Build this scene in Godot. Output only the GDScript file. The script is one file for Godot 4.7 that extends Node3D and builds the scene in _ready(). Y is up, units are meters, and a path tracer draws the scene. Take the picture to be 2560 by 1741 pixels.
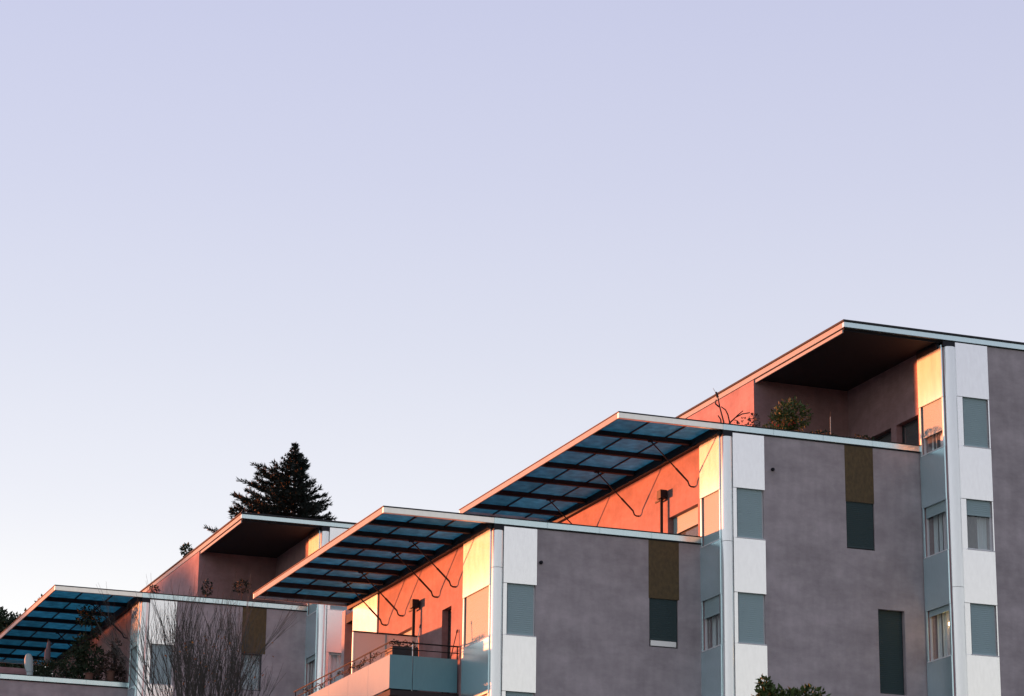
extends Node3D
# Two stepped apartment blocks at sunset. Units are metres, the camera stands at the origin, the ground lies at y = -1.6.
# x runs along the main facades (to the right), z towards the camera; facades face +z, the sunlit side walls face -x.

const GROUND := -1.6
const EXPOSURE := 2.6
const SUN_FROM := Vector3(-1.0, 0.05, -1.32)   # towards the sun: low, behind and to the left

var M := {}
var rng := RandomNumberGenerator.new()
var counts := {}
var boxes := {}


# ---------------------------------------------------------------- geometry helpers
class Geo:
	var v := PackedVector3Array()
	var n := PackedVector3Array()
	var c := PackedColorArray()
	var tint := Color.WHITE

	func tri(a: Vector3, b: Vector3, d: Vector3, out: Vector3) -> void:
		var k := (b - a).cross(d - a)
		var nn := -k.normalized()
		if k.dot(out) > 0.0:
			nn = -nn
			v.append_array([a, d, b])
		else:
			v.append_array([a, b, d])
		n.append_array([nn, nn, nn])
		c.append_array([tint, tint, tint])

	func quad(a: Vector3, b: Vector3, d: Vector3, e: Vector3, out: Vector3) -> void:
		tri(a, b, d, out)
		tri(a, d, e, out)

	func box(lo: Vector3, hi: Vector3) -> void:
		var m := (lo + hi) / 2.0
		var p := []
		for i in 8:
			p.append(Vector3(hi.x if i & 1 else lo.x, hi.y if i & 2 else lo.y, hi.z if i & 4 else lo.z))
		for f in [[0, 1, 3, 2], [4, 5, 7, 6], [0, 1, 5, 4], [2, 3, 7, 6], [0, 2, 6, 4], [1, 3, 7, 5]]:
			var q: Vector3 = (p[f[0]] + p[f[1]] + p[f[2]] + p[f[3]]) / 4.0
			quad(p[f[0]], p[f[1]], p[f[2]], p[f[3]], q - m)

	func bevelled(s: Vector3, b: float) -> void:
		var h := s / 2.0
		var i := h - Vector3(b, b, b)
		for ax in 3:
			var u := (ax + 1) % 3
			var w := (ax + 2) % 3
			for sg in [-1.0, 1.0]:
				var q := []
				for k in [[-1, -1], [1, -1], [1, 1], [-1, 1]]:
					var p := Vector3.ZERO
					p[ax] = sg * h[ax]; p[u] = k[0] * i[u]; p[w] = k[1] * i[w]
					q.append(p)
				var o := Vector3.ZERO
				o[ax] = sg
				quad(q[0], q[1], q[2], q[3], o)
				for s2 in [-1.0, 1.0]:
					var a := Vector3.ZERO; var bb := Vector3.ZERO; var d := Vector3.ZERO; var e := Vector3.ZERO
					a[ax] = sg * h[ax]; a[u] = s2 * i[u]; a[w] = -i[w]
					bb[ax] = sg * h[ax]; bb[u] = s2 * i[u]; bb[w] = i[w]
					d[ax] = sg * i[ax]; d[u] = s2 * h[u]; d[w] = i[w]
					e[ax] = sg * i[ax]; e[u] = s2 * h[u]; e[w] = -i[w]
					var oo := Vector3.ZERO
					oo[ax] = sg; oo[u] = s2
					quad(a, bb, d, e, oo)
		for x in [-1.0, 1.0]:
			for y in [-1.0, 1.0]:
				for z in [-1.0, 1.0]:
					var o := Vector3(x, y, z)
					tri(o * Vector3(h.x, i.y, i.z), o * Vector3(i.x, h.y, i.z), o * Vector3(i.x, i.y, h.z), o)

	func tube(pts: Array, radii: Array, sides := 6, caps := true) -> void:
		var rings := []
		for k in pts.size():
			var p: Vector3 = pts[k]
			var d: Vector3 = (pts[mini(k + 1, pts.size() - 1)] - pts[maxi(k - 1, 0)]).normalized()
			var x := d.cross(Vector3.UP if absf(d.y) < 0.9 else Vector3.RIGHT).normalized()
			var y := d.cross(x)
			var ring := []
			for j in sides:
				var a := TAU * j / sides
				ring.append(p + (x * cos(a) + y * sin(a)) * radii[k])
			rings.append(ring)
		for k in pts.size() - 1:
			for j in sides:
				var j2 := (j + 1) % sides
				var a: Vector3 = rings[k][j]; var b: Vector3 = rings[k][j2]
				var d: Vector3 = rings[k + 1][j2]; var e: Vector3 = rings[k + 1][j]
				var mid: Vector3 = (pts[k] + pts[k + 1]) / 2.0
				var from := v.size()
				quad(a, b, d, e, (a + b + d + e) / 4.0 - mid)
				for t in range(from, v.size()):                      # smooth round the tube
					var s: Vector3 = v[t]
					var nearest: Vector3 = pts[k] if s.distance_squared_to(pts[k]) - radii[k] ** 2 < s.distance_squared_to(pts[k + 1]) - radii[k + 1] ** 2 else pts[k + 1]
					var ax: Vector3 = (pts[k + 1] - pts[k]).normalized()
					var r := s - nearest
					n[t] = (r - ax * r.dot(ax)).normalized()
		if caps:
			for k in [0, pts.size() - 1]:
				var o: Vector3 = (pts[0] - pts[1]) if k == 0 else (pts[k] - pts[k - 1])
				for j in range(1, sides - 1):
					tri(rings[k][0], rings[k][j], rings[k][j + 1], o)

	func leaf(p: Vector3, dir: Vector3, side: Vector3, l: float, w: float) -> void:   # a leaf bent along its midrib
		var up := dir.cross(side).normalized() * w * 0.25
		var t := p + dir * l
		var m := p + dir * l * 0.45
		tri(p, m + side * w * 0.5 + up, t, up)
		tri(p, t, m - side * w * 0.5 + up, up)

	func mesh() -> ArrayMesh:
		var a := []
		a.resize(Mesh.ARRAY_MAX)
		a[Mesh.ARRAY_VERTEX] = v
		a[Mesh.ARRAY_NORMAL] = n
		a[Mesh.ARRAY_COLOR] = c
		var m := ArrayMesh.new()
		m.add_surface_from_arrays(Mesh.PRIMITIVE_TRIANGLES, a)
		return m


func numbered(parent: Node, called: String) -> String:
	var key := str(parent.get_instance_id()) + called
	var k: int = counts.get(key, 0)
	counts[key] = k + 1
	return called if k == 0 else "%s_%03d" % [called, k]

func put(called: String, parent: Node3D, mesh: Mesh, mat: Material, xf := Transform3D()) -> MeshInstance3D:
	var o := MeshInstance3D.new()
	o.name = numbered(parent, called)
	o.mesh = mesh
	o.material_override = mat
	parent.add_child(o, true)
	o.transform = parent.global_transform.affine_inverse() * xf
	return o

func thing(called: String, at: Vector3, label: String, category: String, group := "") -> Node3D:
	var o := Node3D.new()
	o.name = numbered(self, called)
	add_child(o, true)
	o.position = at
	return tag(o, label, category, group)

func tag(o: Node3D, label: String, category: String, group := "") -> Node3D:
	o.set_meta("label", label)
	o.set_meta("category", category)
	if group:
		o.set_meta("group", group)
	return o

func structure(o: Node3D) -> Node3D:
	o.set_meta("kind", "structure")
	return o

func stuff(o: Node3D) -> Node3D:
	o.set_meta("kind", "stuff")
	return o

func box_mesh(s: Vector3, b: float) -> Mesh:
	var key := "%.3f %.3f %.3f %.3f" % [s.x, s.y, s.z, b]
	if not boxes.has(key):
		var g := Geo.new()
		b = minf(b, minf(s.x, minf(s.y, s.z)) * 0.3)
		if b > 0.0:
			g.bevelled(s, b)
		else:
			g.box(-s / 2.0, s / 2.0)
		boxes[key] = g.mesh()
	return boxes[key]

# a facade frame: local x to the right along the wall, y up, z out of the wall
func front(x: float, z: float) -> Transform3D:
	return Transform3D(Basis(), Vector3(x, 0, z))

func side(x: float, z: float) -> Transform3D:
	return Transform3D(Basis(Vector3(0, 0, 1), Vector3.UP, Vector3(-1, 0, 0)), Vector3(x, 0, z))

func fbox(called: String, parent: Node3D, f: Transform3D, lo: Vector3, hi: Vector3, mat: Material, bevel := 0.004) -> MeshInstance3D:
	var xf := f * Transform3D(Basis(), (lo + hi) / 2.0)
	return put(called, parent, box_mesh(hi - lo, bevel), mat, xf)

# a wall with rectangular openings: [a0, a1, y0, y1] each
func wall(parent: Node3D, f: Transform3D, a0: float, a1: float, y0: float, y1: float, holes: Array, mat: Material, thick := 0.3) -> MeshInstance3D:
	var xs := [a0, a1]
	var ys := [y0, y1]
	for h in holes:
		xs.append_array([h[0], h[1]])
		ys.append_array([h[2], h[3]])
	xs.sort(); ys.sort()
	var g := Geo.new()
	for i in xs.size() - 1:
		for j in ys.size() - 1:
			var xa: float = xs[i]; var xb: float = xs[i + 1]; var ya: float = ys[j]; var yb: float = ys[j + 1]
			if xb - xa < 0.0005 or yb - ya < 0.0005 or xa < a0 or xb > a1 or ya < y0 or yb > y1:
				continue
			var mx := (xa + xb) / 2.0
			var my := (ya + yb) / 2.0
			var open := false
			for h in holes:
				if mx > h[0] and mx < h[1] and my > h[2] and my < h[3]:
					open = true
			if not open:
				g.quad(Vector3(xa, ya, 0), Vector3(xb, ya, 0), Vector3(xb, yb, 0), Vector3(xa, yb, 0), Vector3(0, 0, 1))
				g.quad(Vector3(xa, ya, -thick), Vector3(xb, ya, -thick), Vector3(xb, yb, -thick), Vector3(xa, yb, -thick), Vector3(0, 0, -1))
	var rims := holes.duplicate()
	rims.append([a0, a1, y0, y1])
	for h in rims:
		var s := -1.0 if h == rims[-1] else 1.0
		var m := Vector3((h[0] + h[1]) / 2.0, (h[2] + h[3]) / 2.0, 0)
		var q := [Vector3(h[0], h[2], 0), Vector3(h[1], h[2], 0), Vector3(h[1], h[3], 0), Vector3(h[0], h[3], 0)]
		for k in 4:
			var p: Vector3 = q[k]; var r: Vector3 = q[(k + 1) % 4]
			var o := (m - (p + r) / 2.0) * s
			var ax := Vector3(o.x, 0, 0) if absf(p.x - r.x) < 0.0001 else Vector3(0, o.y, 0)
			g.quad(p, r, r + Vector3(0, 0, -thick), p + Vector3(0, 0, -thick), ax)
	return put("wall", parent, g.mesh(), mat, f)

func shutter(parent: Node3D, f: Transform3D, a0: float, a1: float, ytop: float, ybot: float, out: float, mat: Material) -> MeshInstance3D:
	var g := Geo.new()
	var p := 0.055
	var y := ybot + 0.05
	var w := (a1 - a0) / 2.0
	g.box(Vector3(-w, ybot, -0.012), Vector3(w, ybot + 0.05, 0.014))
	while y < ytop - 0.005:
		var ye := minf(y + p, ytop)
		var ym := y + (ye - y) * 0.8
		g.quad(Vector3(-w, y, 0.0), Vector3(w, y, 0.0), Vector3(w, ym, 0.009), Vector3(-w, ym, 0.009), Vector3(0, 0, 1))
		g.quad(Vector3(-w, ym, 0.009), Vector3(w, ym, 0.009), Vector3(w, ye, 0.0), Vector3(-w, ye, 0.0), Vector3(0, 0, 1))
		y = ye
	g.quad(Vector3(-w, ybot, -0.01), Vector3(w, ybot, -0.01), Vector3(w, ytop, -0.01), Vector3(-w, ytop, -0.01), Vector3(0, 0, -1))
	return put("shutter", parent, g.mesh(), mat, f * Transform3D(Basis(), Vector3((a0 + a1) / 2.0, 0, out)))

func curtain(parent: Node3D, f: Transform3D, a0: float, a1: float, y0: float, y1: float, out: float, folds: float) -> MeshInstance3D:
	var g := Geo.new()
	var n := int((a1 - a0) / 0.018) + 2
	var ph := rng.randf() * 6.0
	var prev := Vector3.ZERO
	for k in n + 1:
		var a := a0 + (a1 - a0) * k / n
		var o := out + 0.035 * sin(ph + a * TAU / folds) + 0.015 * sin(ph * 2.0 + a * TAU / folds * 2.3)
		var p := Vector3(a, y0, o)
		if k > 0:
			g.quad(prev, p, Vector3(p.x, y1, p.z), Vector3(prev.x, y1, prev.z), Vector3(0, 0, 1))
		prev = p
	return put("curtain", parent, g.mesh(), M.curtain, f)

# a window in an opening: the frame is the part, shutter, glass, curtain and sill are its pieces
func window(parent: Node3D, f: Transform3D, a0: float, a1: float, y0: float, y1: float, drop: float, opt := {}) -> MeshInstance3D:
	var t: float = opt.get("bar", 0.06)
	var deep: float = opt.get("deep", 0.10)
	var g := Geo.new()
	var d0 := -deep - 0.05
	var d1 := -deep
	g.box(Vector3(a0, y0, d0), Vector3(a0 + t, y1, d1))
	g.box(Vector3(a1 - t, y0, d0), Vector3(a1, y1, d1))
	g.box(Vector3(a0 + t, y0, d0 - 0.002), Vector3(a1 - t, y0 + t, d1 - 0.002))
	g.box(Vector3(a0 + t, y1 - t, d0 - 0.002), Vector3(a1 - t, y1, d1 - 0.002))
	if opt.get("mullion", false):
		var m := (a0 + a1) / 2.0
		g.box(Vector3(m - t / 2, y0 + t, d0 - 0.002), Vector3(m + t / 2, y1 - t, d1 - 0.004))
	var w := put("window", parent, g.mesh(), opt.get("frame", M.white_frame), f)
	if drop < 0.98:
		var gl: Material = opt.get("glass", M.glass)
		fbox("glass", w, f, Vector3(a0 + t, y0 + t, d0 + 0.012), Vector3(a1 - t, y1 - t, d0 + 0.02), gl, 0.0)
		fbox("dark_backing", w, f, Vector3(a0 - 0.15, y0 - 0.15, -1.1), Vector3(minf(a1 + 0.15, -0.36) if a1 < 0.0 else a1 + 0.15, y1 + 0.15, -1.06), M.room, 0.0)  # dark sheet added so the hollow inside looks unlit
		for c in opt.get("curtains", []):
			curtain(w, f, a0 + t + (a1 - a0 - 2 * t) * c[0], a0 + t + (a1 - a0 - 2 * t) * c[1], y0 + 0.02, y1 - 0.02, d0 - 0.16, 0.17)
	if drop > 0.02:
		shutter(w, f, a0 + t - 0.012, a1 - t + 0.012, y1 + 0.02, y1 - (y1 - y0 - 0.035) * drop, -deep + 0.025, opt.get("shutter", M.shutter))
	if opt.get("sill", true):
		fbox("sill", w, f, Vector3(a0 - 0.01, y0 - 0.012, -deep + 0.002), Vector3(a1 + 0.01, y0 + 0.02, 0.055), M.white_frame, 0.003)
	return w


# ---------------------------------------------------------------- materials
func mat(called: String, r: float, g: float, b: float, rough := 0.8, metal := 0.0) -> StandardMaterial3D:
	var m := StandardMaterial3D.new()
	m.resource_name = called
	m.albedo_color = Color(r, g, b).linear_to_srgb()
	m.roughness = rough
	m.metallic = metal
	M[called] = m
	return m

func noise_tex(freq: float, oct: int, lo: Color, hi: Color, sd: int, size := 512, as_normal := false) -> NoiseTexture2D:
	var f := FastNoiseLite.new()
	f.seed = sd
	f.noise_type = FastNoiseLite.TYPE_SIMPLEX_SMOOTH
	f.frequency = freq
	f.fractal_octaves = oct
	f.fractal_gain = 0.55 if oct < 9 else 0.72
	var t := NoiseTexture2D.new()
	t.noise = f
	t.width = size
	t.height = size
	t.seamless = true
	t.as_normal_map = as_normal
	if as_normal:
		t.bump_strength = 4.0
	else:
		var r := Gradient.new()
		r.set_color(0, lo)
		r.set_color(1, hi)
		t.color_ramp = r
	return t

func triplanar(m: StandardMaterial3D, scale: Vector3) -> void:
	m.uv1_triplanar = true
	m.uv1_world_triplanar = true
	m.uv1_scale = scale

func grey(k: float) -> Color:
	return Color(k, k, k)

func materials() -> void:
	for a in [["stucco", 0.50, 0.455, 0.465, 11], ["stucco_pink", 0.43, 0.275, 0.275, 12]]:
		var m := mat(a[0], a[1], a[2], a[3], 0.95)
		m.albedo_texture = noise_tex(0.004, 9, grey(0.82), grey(1.04), a[4], 1024)
		triplanar(m, Vector3(0.10, 0.20, 0.10))
		m.detail_enabled = true
		m.detail_blend_mode = BaseMaterial3D.BLEND_MODE_MUL
		m.detail_albedo = noise_tex(0.02, 4, grey(0.93), grey(1.0), a[4] + 20, 512)
		m.detail_uv_layer = BaseMaterial3D.DETAIL_UV_2
		m.uv2_triplanar = true
		m.uv2_world_triplanar = true
		m.uv2_scale = Vector3(0.30, 0.07, 0.30)      # faint rain streaks
		m.normal_enabled = true
		m.normal_texture = noise_tex(0.12, 3, Color(), Color(), a[4] + 40, 512, true)
		m.normal_scale = 0.06
	for a in [["panel", 0.97, 0.98, 0.975, 0.20, 0.85], ["panel_side", 0.70, 0.93, 0.96, 0.27, 0.72], ["column", 0.92, 0.96, 0.96, 0.25, 0.65], ["aluminium", 0.68, 0.84, 0.85, 0.24, 0.8], ["balcony_panel", 0.30, 0.42, 0.46, 0.95, 0.0], ["balcony_front", 0.13, 0.32, 0.37, 0.5, 0.0], ["cream_metal", 0.96, 0.93, 0.84, 0.3, 0.75], ["cream_paint", 0.33, 0.40, 0.41, 0.9, 0.0]]:  # side cladding and balcony front carry teal shade in their colour
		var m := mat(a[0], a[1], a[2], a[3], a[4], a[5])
		m.albedo_texture = noise_tex(0.02, 5, grey(0.965), grey(1.0), 31 + a[0].length(), 512)
		m.roughness_texture = noise_tex(0.01, 3, grey(0.92), grey(1.0), 51 + a[0].length(), 256)
		triplanar(m, Vector3(0.9, 0.25, 0.9))
	mat("white_frame", 0.72, 0.75, 0.75, 0.4)
	mat("shutter", 0.33, 0.46, 0.47, 0.75)
	mat("green_shutter", 0.022, 0.05, 0.052, 0.6)
	var oc := mat("ochre", 0.125, 0.085, 0.03, 0.7)
	oc.albedo_texture = noise_tex(0.03, 5, grey(0.75), grey(1.0), 91, 512)
	triplanar(oc, Vector3(0.5, 0.3, 0.5))
	mat("dark_steel", 0.006, 0.008, 0.014, 0.7)
	mat("rail_steel", 0.005, 0.008, 0.010, 0.85)
	mat("bright_steel", 0.6, 0.62, 0.62, 0.35, 0.8)
	mat("membrane", 0.025, 0.03, 0.032, 0.9)
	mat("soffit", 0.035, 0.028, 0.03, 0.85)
	mat("terrace", 0.05, 0.045, 0.045, 0.9)
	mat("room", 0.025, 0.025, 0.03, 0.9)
	mat("dark_frame", 0.02, 0.025, 0.03, 0.5)
	var cu := mat("curtain", 0.62, 0.76, 0.76, 0.9)
	cu.backlight_enabled = true
	cu.backlight = Color(0.4, 0.42, 0.4)
	var gl := mat("glass", 0.75, 0.85, 0.86, 0.02)
	gl.transparency = BaseMaterial3D.TRANSPARENCY_ALPHA
	gl.albedo_color.a = 0.12
	gl.metallic_specular = 0.7
	var dk: StandardMaterial3D = gl.duplicate()
	dk.metallic_specular = 0.35
	dk.albedo_color.a = 0.06
	M["dark_glass"] = dk
	mat("mirror_glass", 0.42, 0.52, 0.54, 0.05, 0.9)
	var cg := mat("canopy_glass", 1.0, 1.0, 1.0, 0.6)
	cg.backlight_enabled = true
	cg.backlight = Color(1.0, 1.0, 1.0)
	cg.albedo_texture = noise_tex(0.012, 5, Color(0.12, 0.44, 0.55).linear_to_srgb(), Color(0.27, 0.77, 0.90).linear_to_srgb(), 77, 512)
	triplanar(cg, Vector3(0.35, 0.35, 0.35))
	for k in 3:
		var v: StandardMaterial3D = cg.duplicate()
		var q: float = [0.82, 0.92, 1.0][k]
		v.albedo_color = Color(q * 0.94, q, q).linear_to_srgb()
		M["canopy_glass_%d" % k] = v
	var fr := mat("frosted", 0.78, 0.74, 0.70, 0.7)
	fr.backlight_enabled = true
	fr.backlight = Color(0.62, 0.6, 0.58)
	for a in [["needle", 0.010, 0.022, 0.016], ["leaf_dark", 0.018, 0.042, 0.016], ["leaf_green", 0.06, 0.10, 0.022], ["leaf_brown", 0.06, 0.04, 0.03], ["leaf_orange", 0.42, 0.17, 0.03]]:
		var m := mat(a[0], a[1], a[2], a[3], 0.7)
		m.vertex_color_use_as_albedo = true
		if a[0] != "needle":
			m.backlight_enabled = true
			m.backlight = Color(a[1] * 1.5, a[2] * 1.5, a[3] * 1.2)
	mat("bark", 0.045, 0.035, 0.03, 0.95)
	mat("grey_bark", 0.075, 0.07, 0.06, 0.95)
	mat("terracotta", 0.13, 0.065, 0.045, 0.9)
	mat("pot_dark", 0.025, 0.03, 0.035, 0.7)
	mat("fleece", 0.40, 0.52, 0.52, 0.9)
	mat("canvas", 0.14, 0.11, 0.12, 0.9)
	mat("red_flower", 0.5, 0.03, 0.02, 0.7)
	var gr := mat("ground_cover", 0.05, 0.055, 0.04, 0.95)
	gr.albedo_texture = noise_tex(0.02, 5, grey(0.6), grey(1.0), 99, 512)
	triplanar(gr, Vector3(0.05, 0.05, 0.05))
	var lamp := mat("lamp_glow", 1.0, 0.85, 0.6, 0.5)
	lamp.emission_enabled = true
	lamp.emission = Color(1.0, 0.82, 0.55)
	lamp.emission_energy_multiplier = 5.0


# ---------------------------------------------------------------- sky
func sky_image() -> Image:
	var w := 512
	var h := 256
	var im := Image.create(w, h, false, Image.FORMAT_RGBAF)
	var keys := [[0.0, 1.10, 1.04, 0.98], [8.0, 1.09, 1.07, 1.0], [10.5, 0.99, 0.985, 0.98], [13.0, 0.84, 0.855, 0.925], [16.5, 0.72, 0.745, 0.865], [20.0, 0.64, 0.665, 0.83], [25.0, 0.56, 0.585, 0.79], [40.0, 0.56, 0.57, 0.77], [90.0, 0.56, 0.57, 0.76]]
	var sun_az := atan2(SUN_FROM.x, -SUN_FROM.z)
	for y in h:
		var el := 90.0 - (y + 0.5) / h * 180.0
		var c := Vector3(0.10, 0.10, 0.09)
		if el > 0.0:
			for k in keys.size() - 1:
				if el >= keys[k][0] and el <= keys[k + 1][0]:
					var t: float = (el - keys[k][0]) / (keys[k + 1][0] - keys[k][0])
					c = Vector3(keys[k][1], keys[k][2], keys[k][3]).lerp(Vector3(keys[k + 1][1], keys[k + 1][2], keys[k + 1][3]), t)
		for x in w:
			var az := (x + 0.5) / w * TAU
			var q := c
			if el > 0.0:
				var k := cos(az - sun_az)
				q *= 1.0 + 0.12 * (k - 0.45) * cos(deg_to_rad(el))
			q /= EXPOSURE
			im.set_pixel(x, y, Color(q.x, q.y, q.z))
	return im


# ---------------------------------------------------------------- building pieces
func column(b: Node3D, X: float, z0: float, top: float, seams: Array, r: float, off: float) -> void:
	var c := Vector3(X + off + r, 0, z0 - 0.065)
	var cuts := [top]
	cuts.append_array(seams)
	cuts.append(GROUND)
	for k in cuts.size() - 1:
		var g := Geo.new()
		var y1: float = cuts[k] - (0.006 if k > 0 else 0.0)
		var y0: float = cuts[k + 1] + 0.006
		g.tube([Vector3(0, y0, 0), Vector3(0, y1, 0)], [r, r], 32)
		put("column_shaft", b, g.mesh(), M.column, Transform3D(Basis(), c))
	# the dark reveal behind the column and the head plate above it
	fbox("corner_backing", b, front(X, z0), Vector3(0.18, GROUND, -0.60), Vector3(0.52, top + 0.18, -0.12), M.column, 0.0)
	fbox("column_head", b, front(X, z0), Vector3(0.0, top, -0.30), Vector3(r * 2.0 - 0.03, top + 0.16, 0.05), M.dark_steel)

func stack(b: Node3D, f: Transform3D, a0: float, a1: float, w0: float, w1: float, Y0: float, top: float, first: float, high: float, pitch: float, rows: Array, trim: int, skin: Material) -> void:
	# white cladding panels (teal shade tinted into the side skin) with the windows between them
	var up := top
	for k in rows.size() + 1:
		var low := Y0 - first - pitch * k
		fbox("cladding_panel", b, f, Vector3(a0, low + (0.0 if k < rows.size() else -3.0), 0.006), Vector3(a1, up, 0.048), skin, 0.005)
		if k < rows.size():
			var r: Dictionary = rows[k]
			r["deep"] = 0.045
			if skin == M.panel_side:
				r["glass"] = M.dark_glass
			window(b, f, w0, w1, low - high, low, r.get("drop", 1.0), r)
			if trim & 1:
				fbox("corner_trim", b, f, Vector3(a0, low - high + 0.003, 0.002), Vector3(w0 + 0.012, low - 0.003, 0.036), skin, 0.003)
			if trim & 2:
				fbox("corner_trim", b, f, Vector3(w1 - 0.012, low - high + 0.003, 0.002), Vector3(a1, low - 0.003, 0.036), skin, 0.003)
			up = low - high

func hole_rows(w0: float, w1: float, Y0: float, first: float, high: float, pitch: float, n: int) -> Array:
	var h := []
	for k in n:
		h.append([w0, w1, Y0 - first - pitch * k - high, Y0 - first - pitch * k])
	return h

func parapet(b: Node3D, X: float, z0: float, Y0: float, x1: float) -> void:
	var f := front(0, z0)
	var n := 4
	for k in n:
		var a := X + (x1 - X) * k / n
		var e := X + (x1 - X) * (k + 1) / n - 0.004
		fbox("parapet_panel", b, f, Vector3(a, Y0 - 0.19, -0.05), Vector3(e, Y0 - 0.026, 0.06), M.aluminium, 0.006)
	fbox("parapet_cap", b, f, Vector3(X, Y0 - 0.026, -0.30), Vector3(x1 - 0.002, Y0, 0.075), M.membrane)
	fbox("parapet_upstand", b, f, Vector3(X + 0.02, Y0 - 0.55, -0.28), Vector3(x1 - 0.01, Y0 - 0.03, -0.055), M.terrace)
	fbox("shadow_strip", b, f, Vector3(X + 0.3, Y0 - 0.22, -0.04), Vector3(x1 - 0.01, Y0 - 0.19, 0.02), M.dark_steel, 0.0)  # solid dark strip drawn for the shade line below the parapet

func canopy(b: Node3D, X: float, z0: float, Y0: float, wide: float, long: float, fronts: Array, struts: Array) -> void:
	var xl := X - wide
	var z1 := z0 - long
	var g := Geo.new()
	var root := fbox("glass_canopy", b, Transform3D(), Vector3(xl, Y0 - 0.185, z0 - 0.05), Vector3(X - 0.003, Y0 - 0.03, z0 + 0.06), M.cream_metal, 0.006)
	fbox("fascia", root, Transform3D(), Vector3(xl, Y0 - 0.185, z1), Vector3(xl + 0.05, Y0 - 0.03, z0 - 0.053), M.cream_paint, 0.006)
	fbox("fascia", root, Transform3D(), Vector3(xl, Y0 - 0.185, z1 - 0.053), Vector3(X - 0.01, Y0 - 0.03, z1 - 0.003), M.cream_metal, 0.006)
	fbox("edge_cap", root, Transform3D(), Vector3(xl - 0.015, Y0 - 0.029, z0 - 0.06), Vector3(X - 0.002, Y0, z0 + 0.075), M.dark_steel)
	fbox("edge_cap", root, Transform3D(), Vector3(xl - 0.015, Y0 - 0.029, z1 - 0.06), Vector3(xl + 0.07, Y0, z0 - 0.062), M.dark_steel)
	var gy := Y0 - 0.047
	fbox("wall_beam", root, Transform3D(), Vector3(X - 0.13, Y0 - 0.305, z1), Vector3(X - 0.012, gy - 0.004, z0 - 0.06), M.dark_steel)
	var edges := [z0 - 0.053]
	for zf in fronts:
		fbox("beam", root, Transform3D(), Vector3(xl + 0.053, Y0 - 0.183, zf - 0.15), Vector3(X - 0.135, gy - 0.005, zf), M.dark_steel)
		edges.append(zf - 0.075)
	edges.append(z1)
	var xs := [xl + 0.053, xl + wide * 0.36, xl + wide * 0.71, X - 0.02]
	for m in 2:
		fbox("mullion", root, Transform3D(), Vector3(xs[m + 1] - 0.02, gy - 0.03, z1), Vector3(xs[m + 1] + 0.02, gy + 0.014, z0 - 0.054), M.dark_steel, 0.0)
	for k in edges.size() - 1:
		for m in 3:
			fbox("pane", root, Transform3D(), Vector3(xs[m] + 0.004, gy, edges[k + 1] + 0.004), Vector3(xs[m + 1] - 0.004, gy + 0.012, edges[k] - 0.004), M["canopy_glass_%d" % rng.randi_range(0, 2)], 0.0)
	for s in struts:
		var a := Vector3(X - 1.32, Y0 - 0.185, s[0])
		var e := Vector3(X - 0.02, s[2], s[1])
		var d := (e - a).normalized()
		var k1 := e - d * 0.17 + Vector3(-0.05, 0.02, 0)
		var st := Geo.new()
		st.tube([a, a + (k1 - a) * 0.7], [0.02, 0.02], 8)
		st.tube([a + (k1 - a) * 0.68, a + (k1 - a) * 1.01], [0.03, 0.026], 8)
		st.tube([k1, e + Vector3(-0.13, 0.02, 0), e + Vector3(-0.07, -0.012, 0), e + Vector3(0.03, -0.012, 0)], [0.024, 0.024, 0.024, 0.024], 8)
		st.box(a + Vector3(-0.06, -0.03, -0.05), a + Vector3(0.06, 0.03, 0.05))
		put("strut", root, st.mesh(), M.dark_steel)

# the flat roof over a top flat, its loggia and the full-width body behind
func top_roof(b: Node3D, X: float, z0: float, Y0: float, wide: float, deep: float, x1: float, z1: float) -> void:
	var xl := X - wide
	var I := Transform3D()
	var root := fbox("flat_roof", b, I, Vector3(xl - 0.03, Y0 - 0.058, z1), Vector3(x1, Y0, z0 + 0.09), M.membrane)
	fbox("fascia", root, I, Vector3(xl, Y0 - 0.21, z0 - 0.06), Vector3(x1, Y0 - 0.06, z0 + 0.06), M.aluminium, 0.006)
	fbox("fascia", root, I, Vector3(xl, Y0 - 0.21, z1), Vector3(xl + 0.06, Y0 - 0.06, z0 - 0.063), M.cream_paint, 0.006)
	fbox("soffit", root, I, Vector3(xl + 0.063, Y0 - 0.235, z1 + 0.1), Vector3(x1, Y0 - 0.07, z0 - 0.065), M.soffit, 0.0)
	fbox("trim", root, I, Vector3(xl + 0.035, Y0 - 0.33, z0 - deep), Vector3(xl + 0.075, Y0 - 0.238, z0 - 0.12), M.cream_paint)
	fbox("trim", root, I, Vector3(xl + 0.08, Y0 - 0.275, z0 - 0.13), Vector3(X, Y0 - 0.238, z0 - 0.09), M.dark_steel)
	fbox("soffit_beam", root, I, Vector3(X - 0.10, Y0 - 0.42, z0 - 1.3), Vector3(X - 0.02, Y0 - 0.238, z0 - 0.14), M.dark_steel)
	# body behind the loggia
	var low := Y0 - 3.4
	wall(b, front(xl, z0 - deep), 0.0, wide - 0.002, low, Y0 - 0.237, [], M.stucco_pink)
	wall(b, side(xl, z0 - deep - 0.302), -(z0 - deep - 0.302 - z1), 0.0, low, Y0 - 0.237, [], M.stucco_pink)


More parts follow.
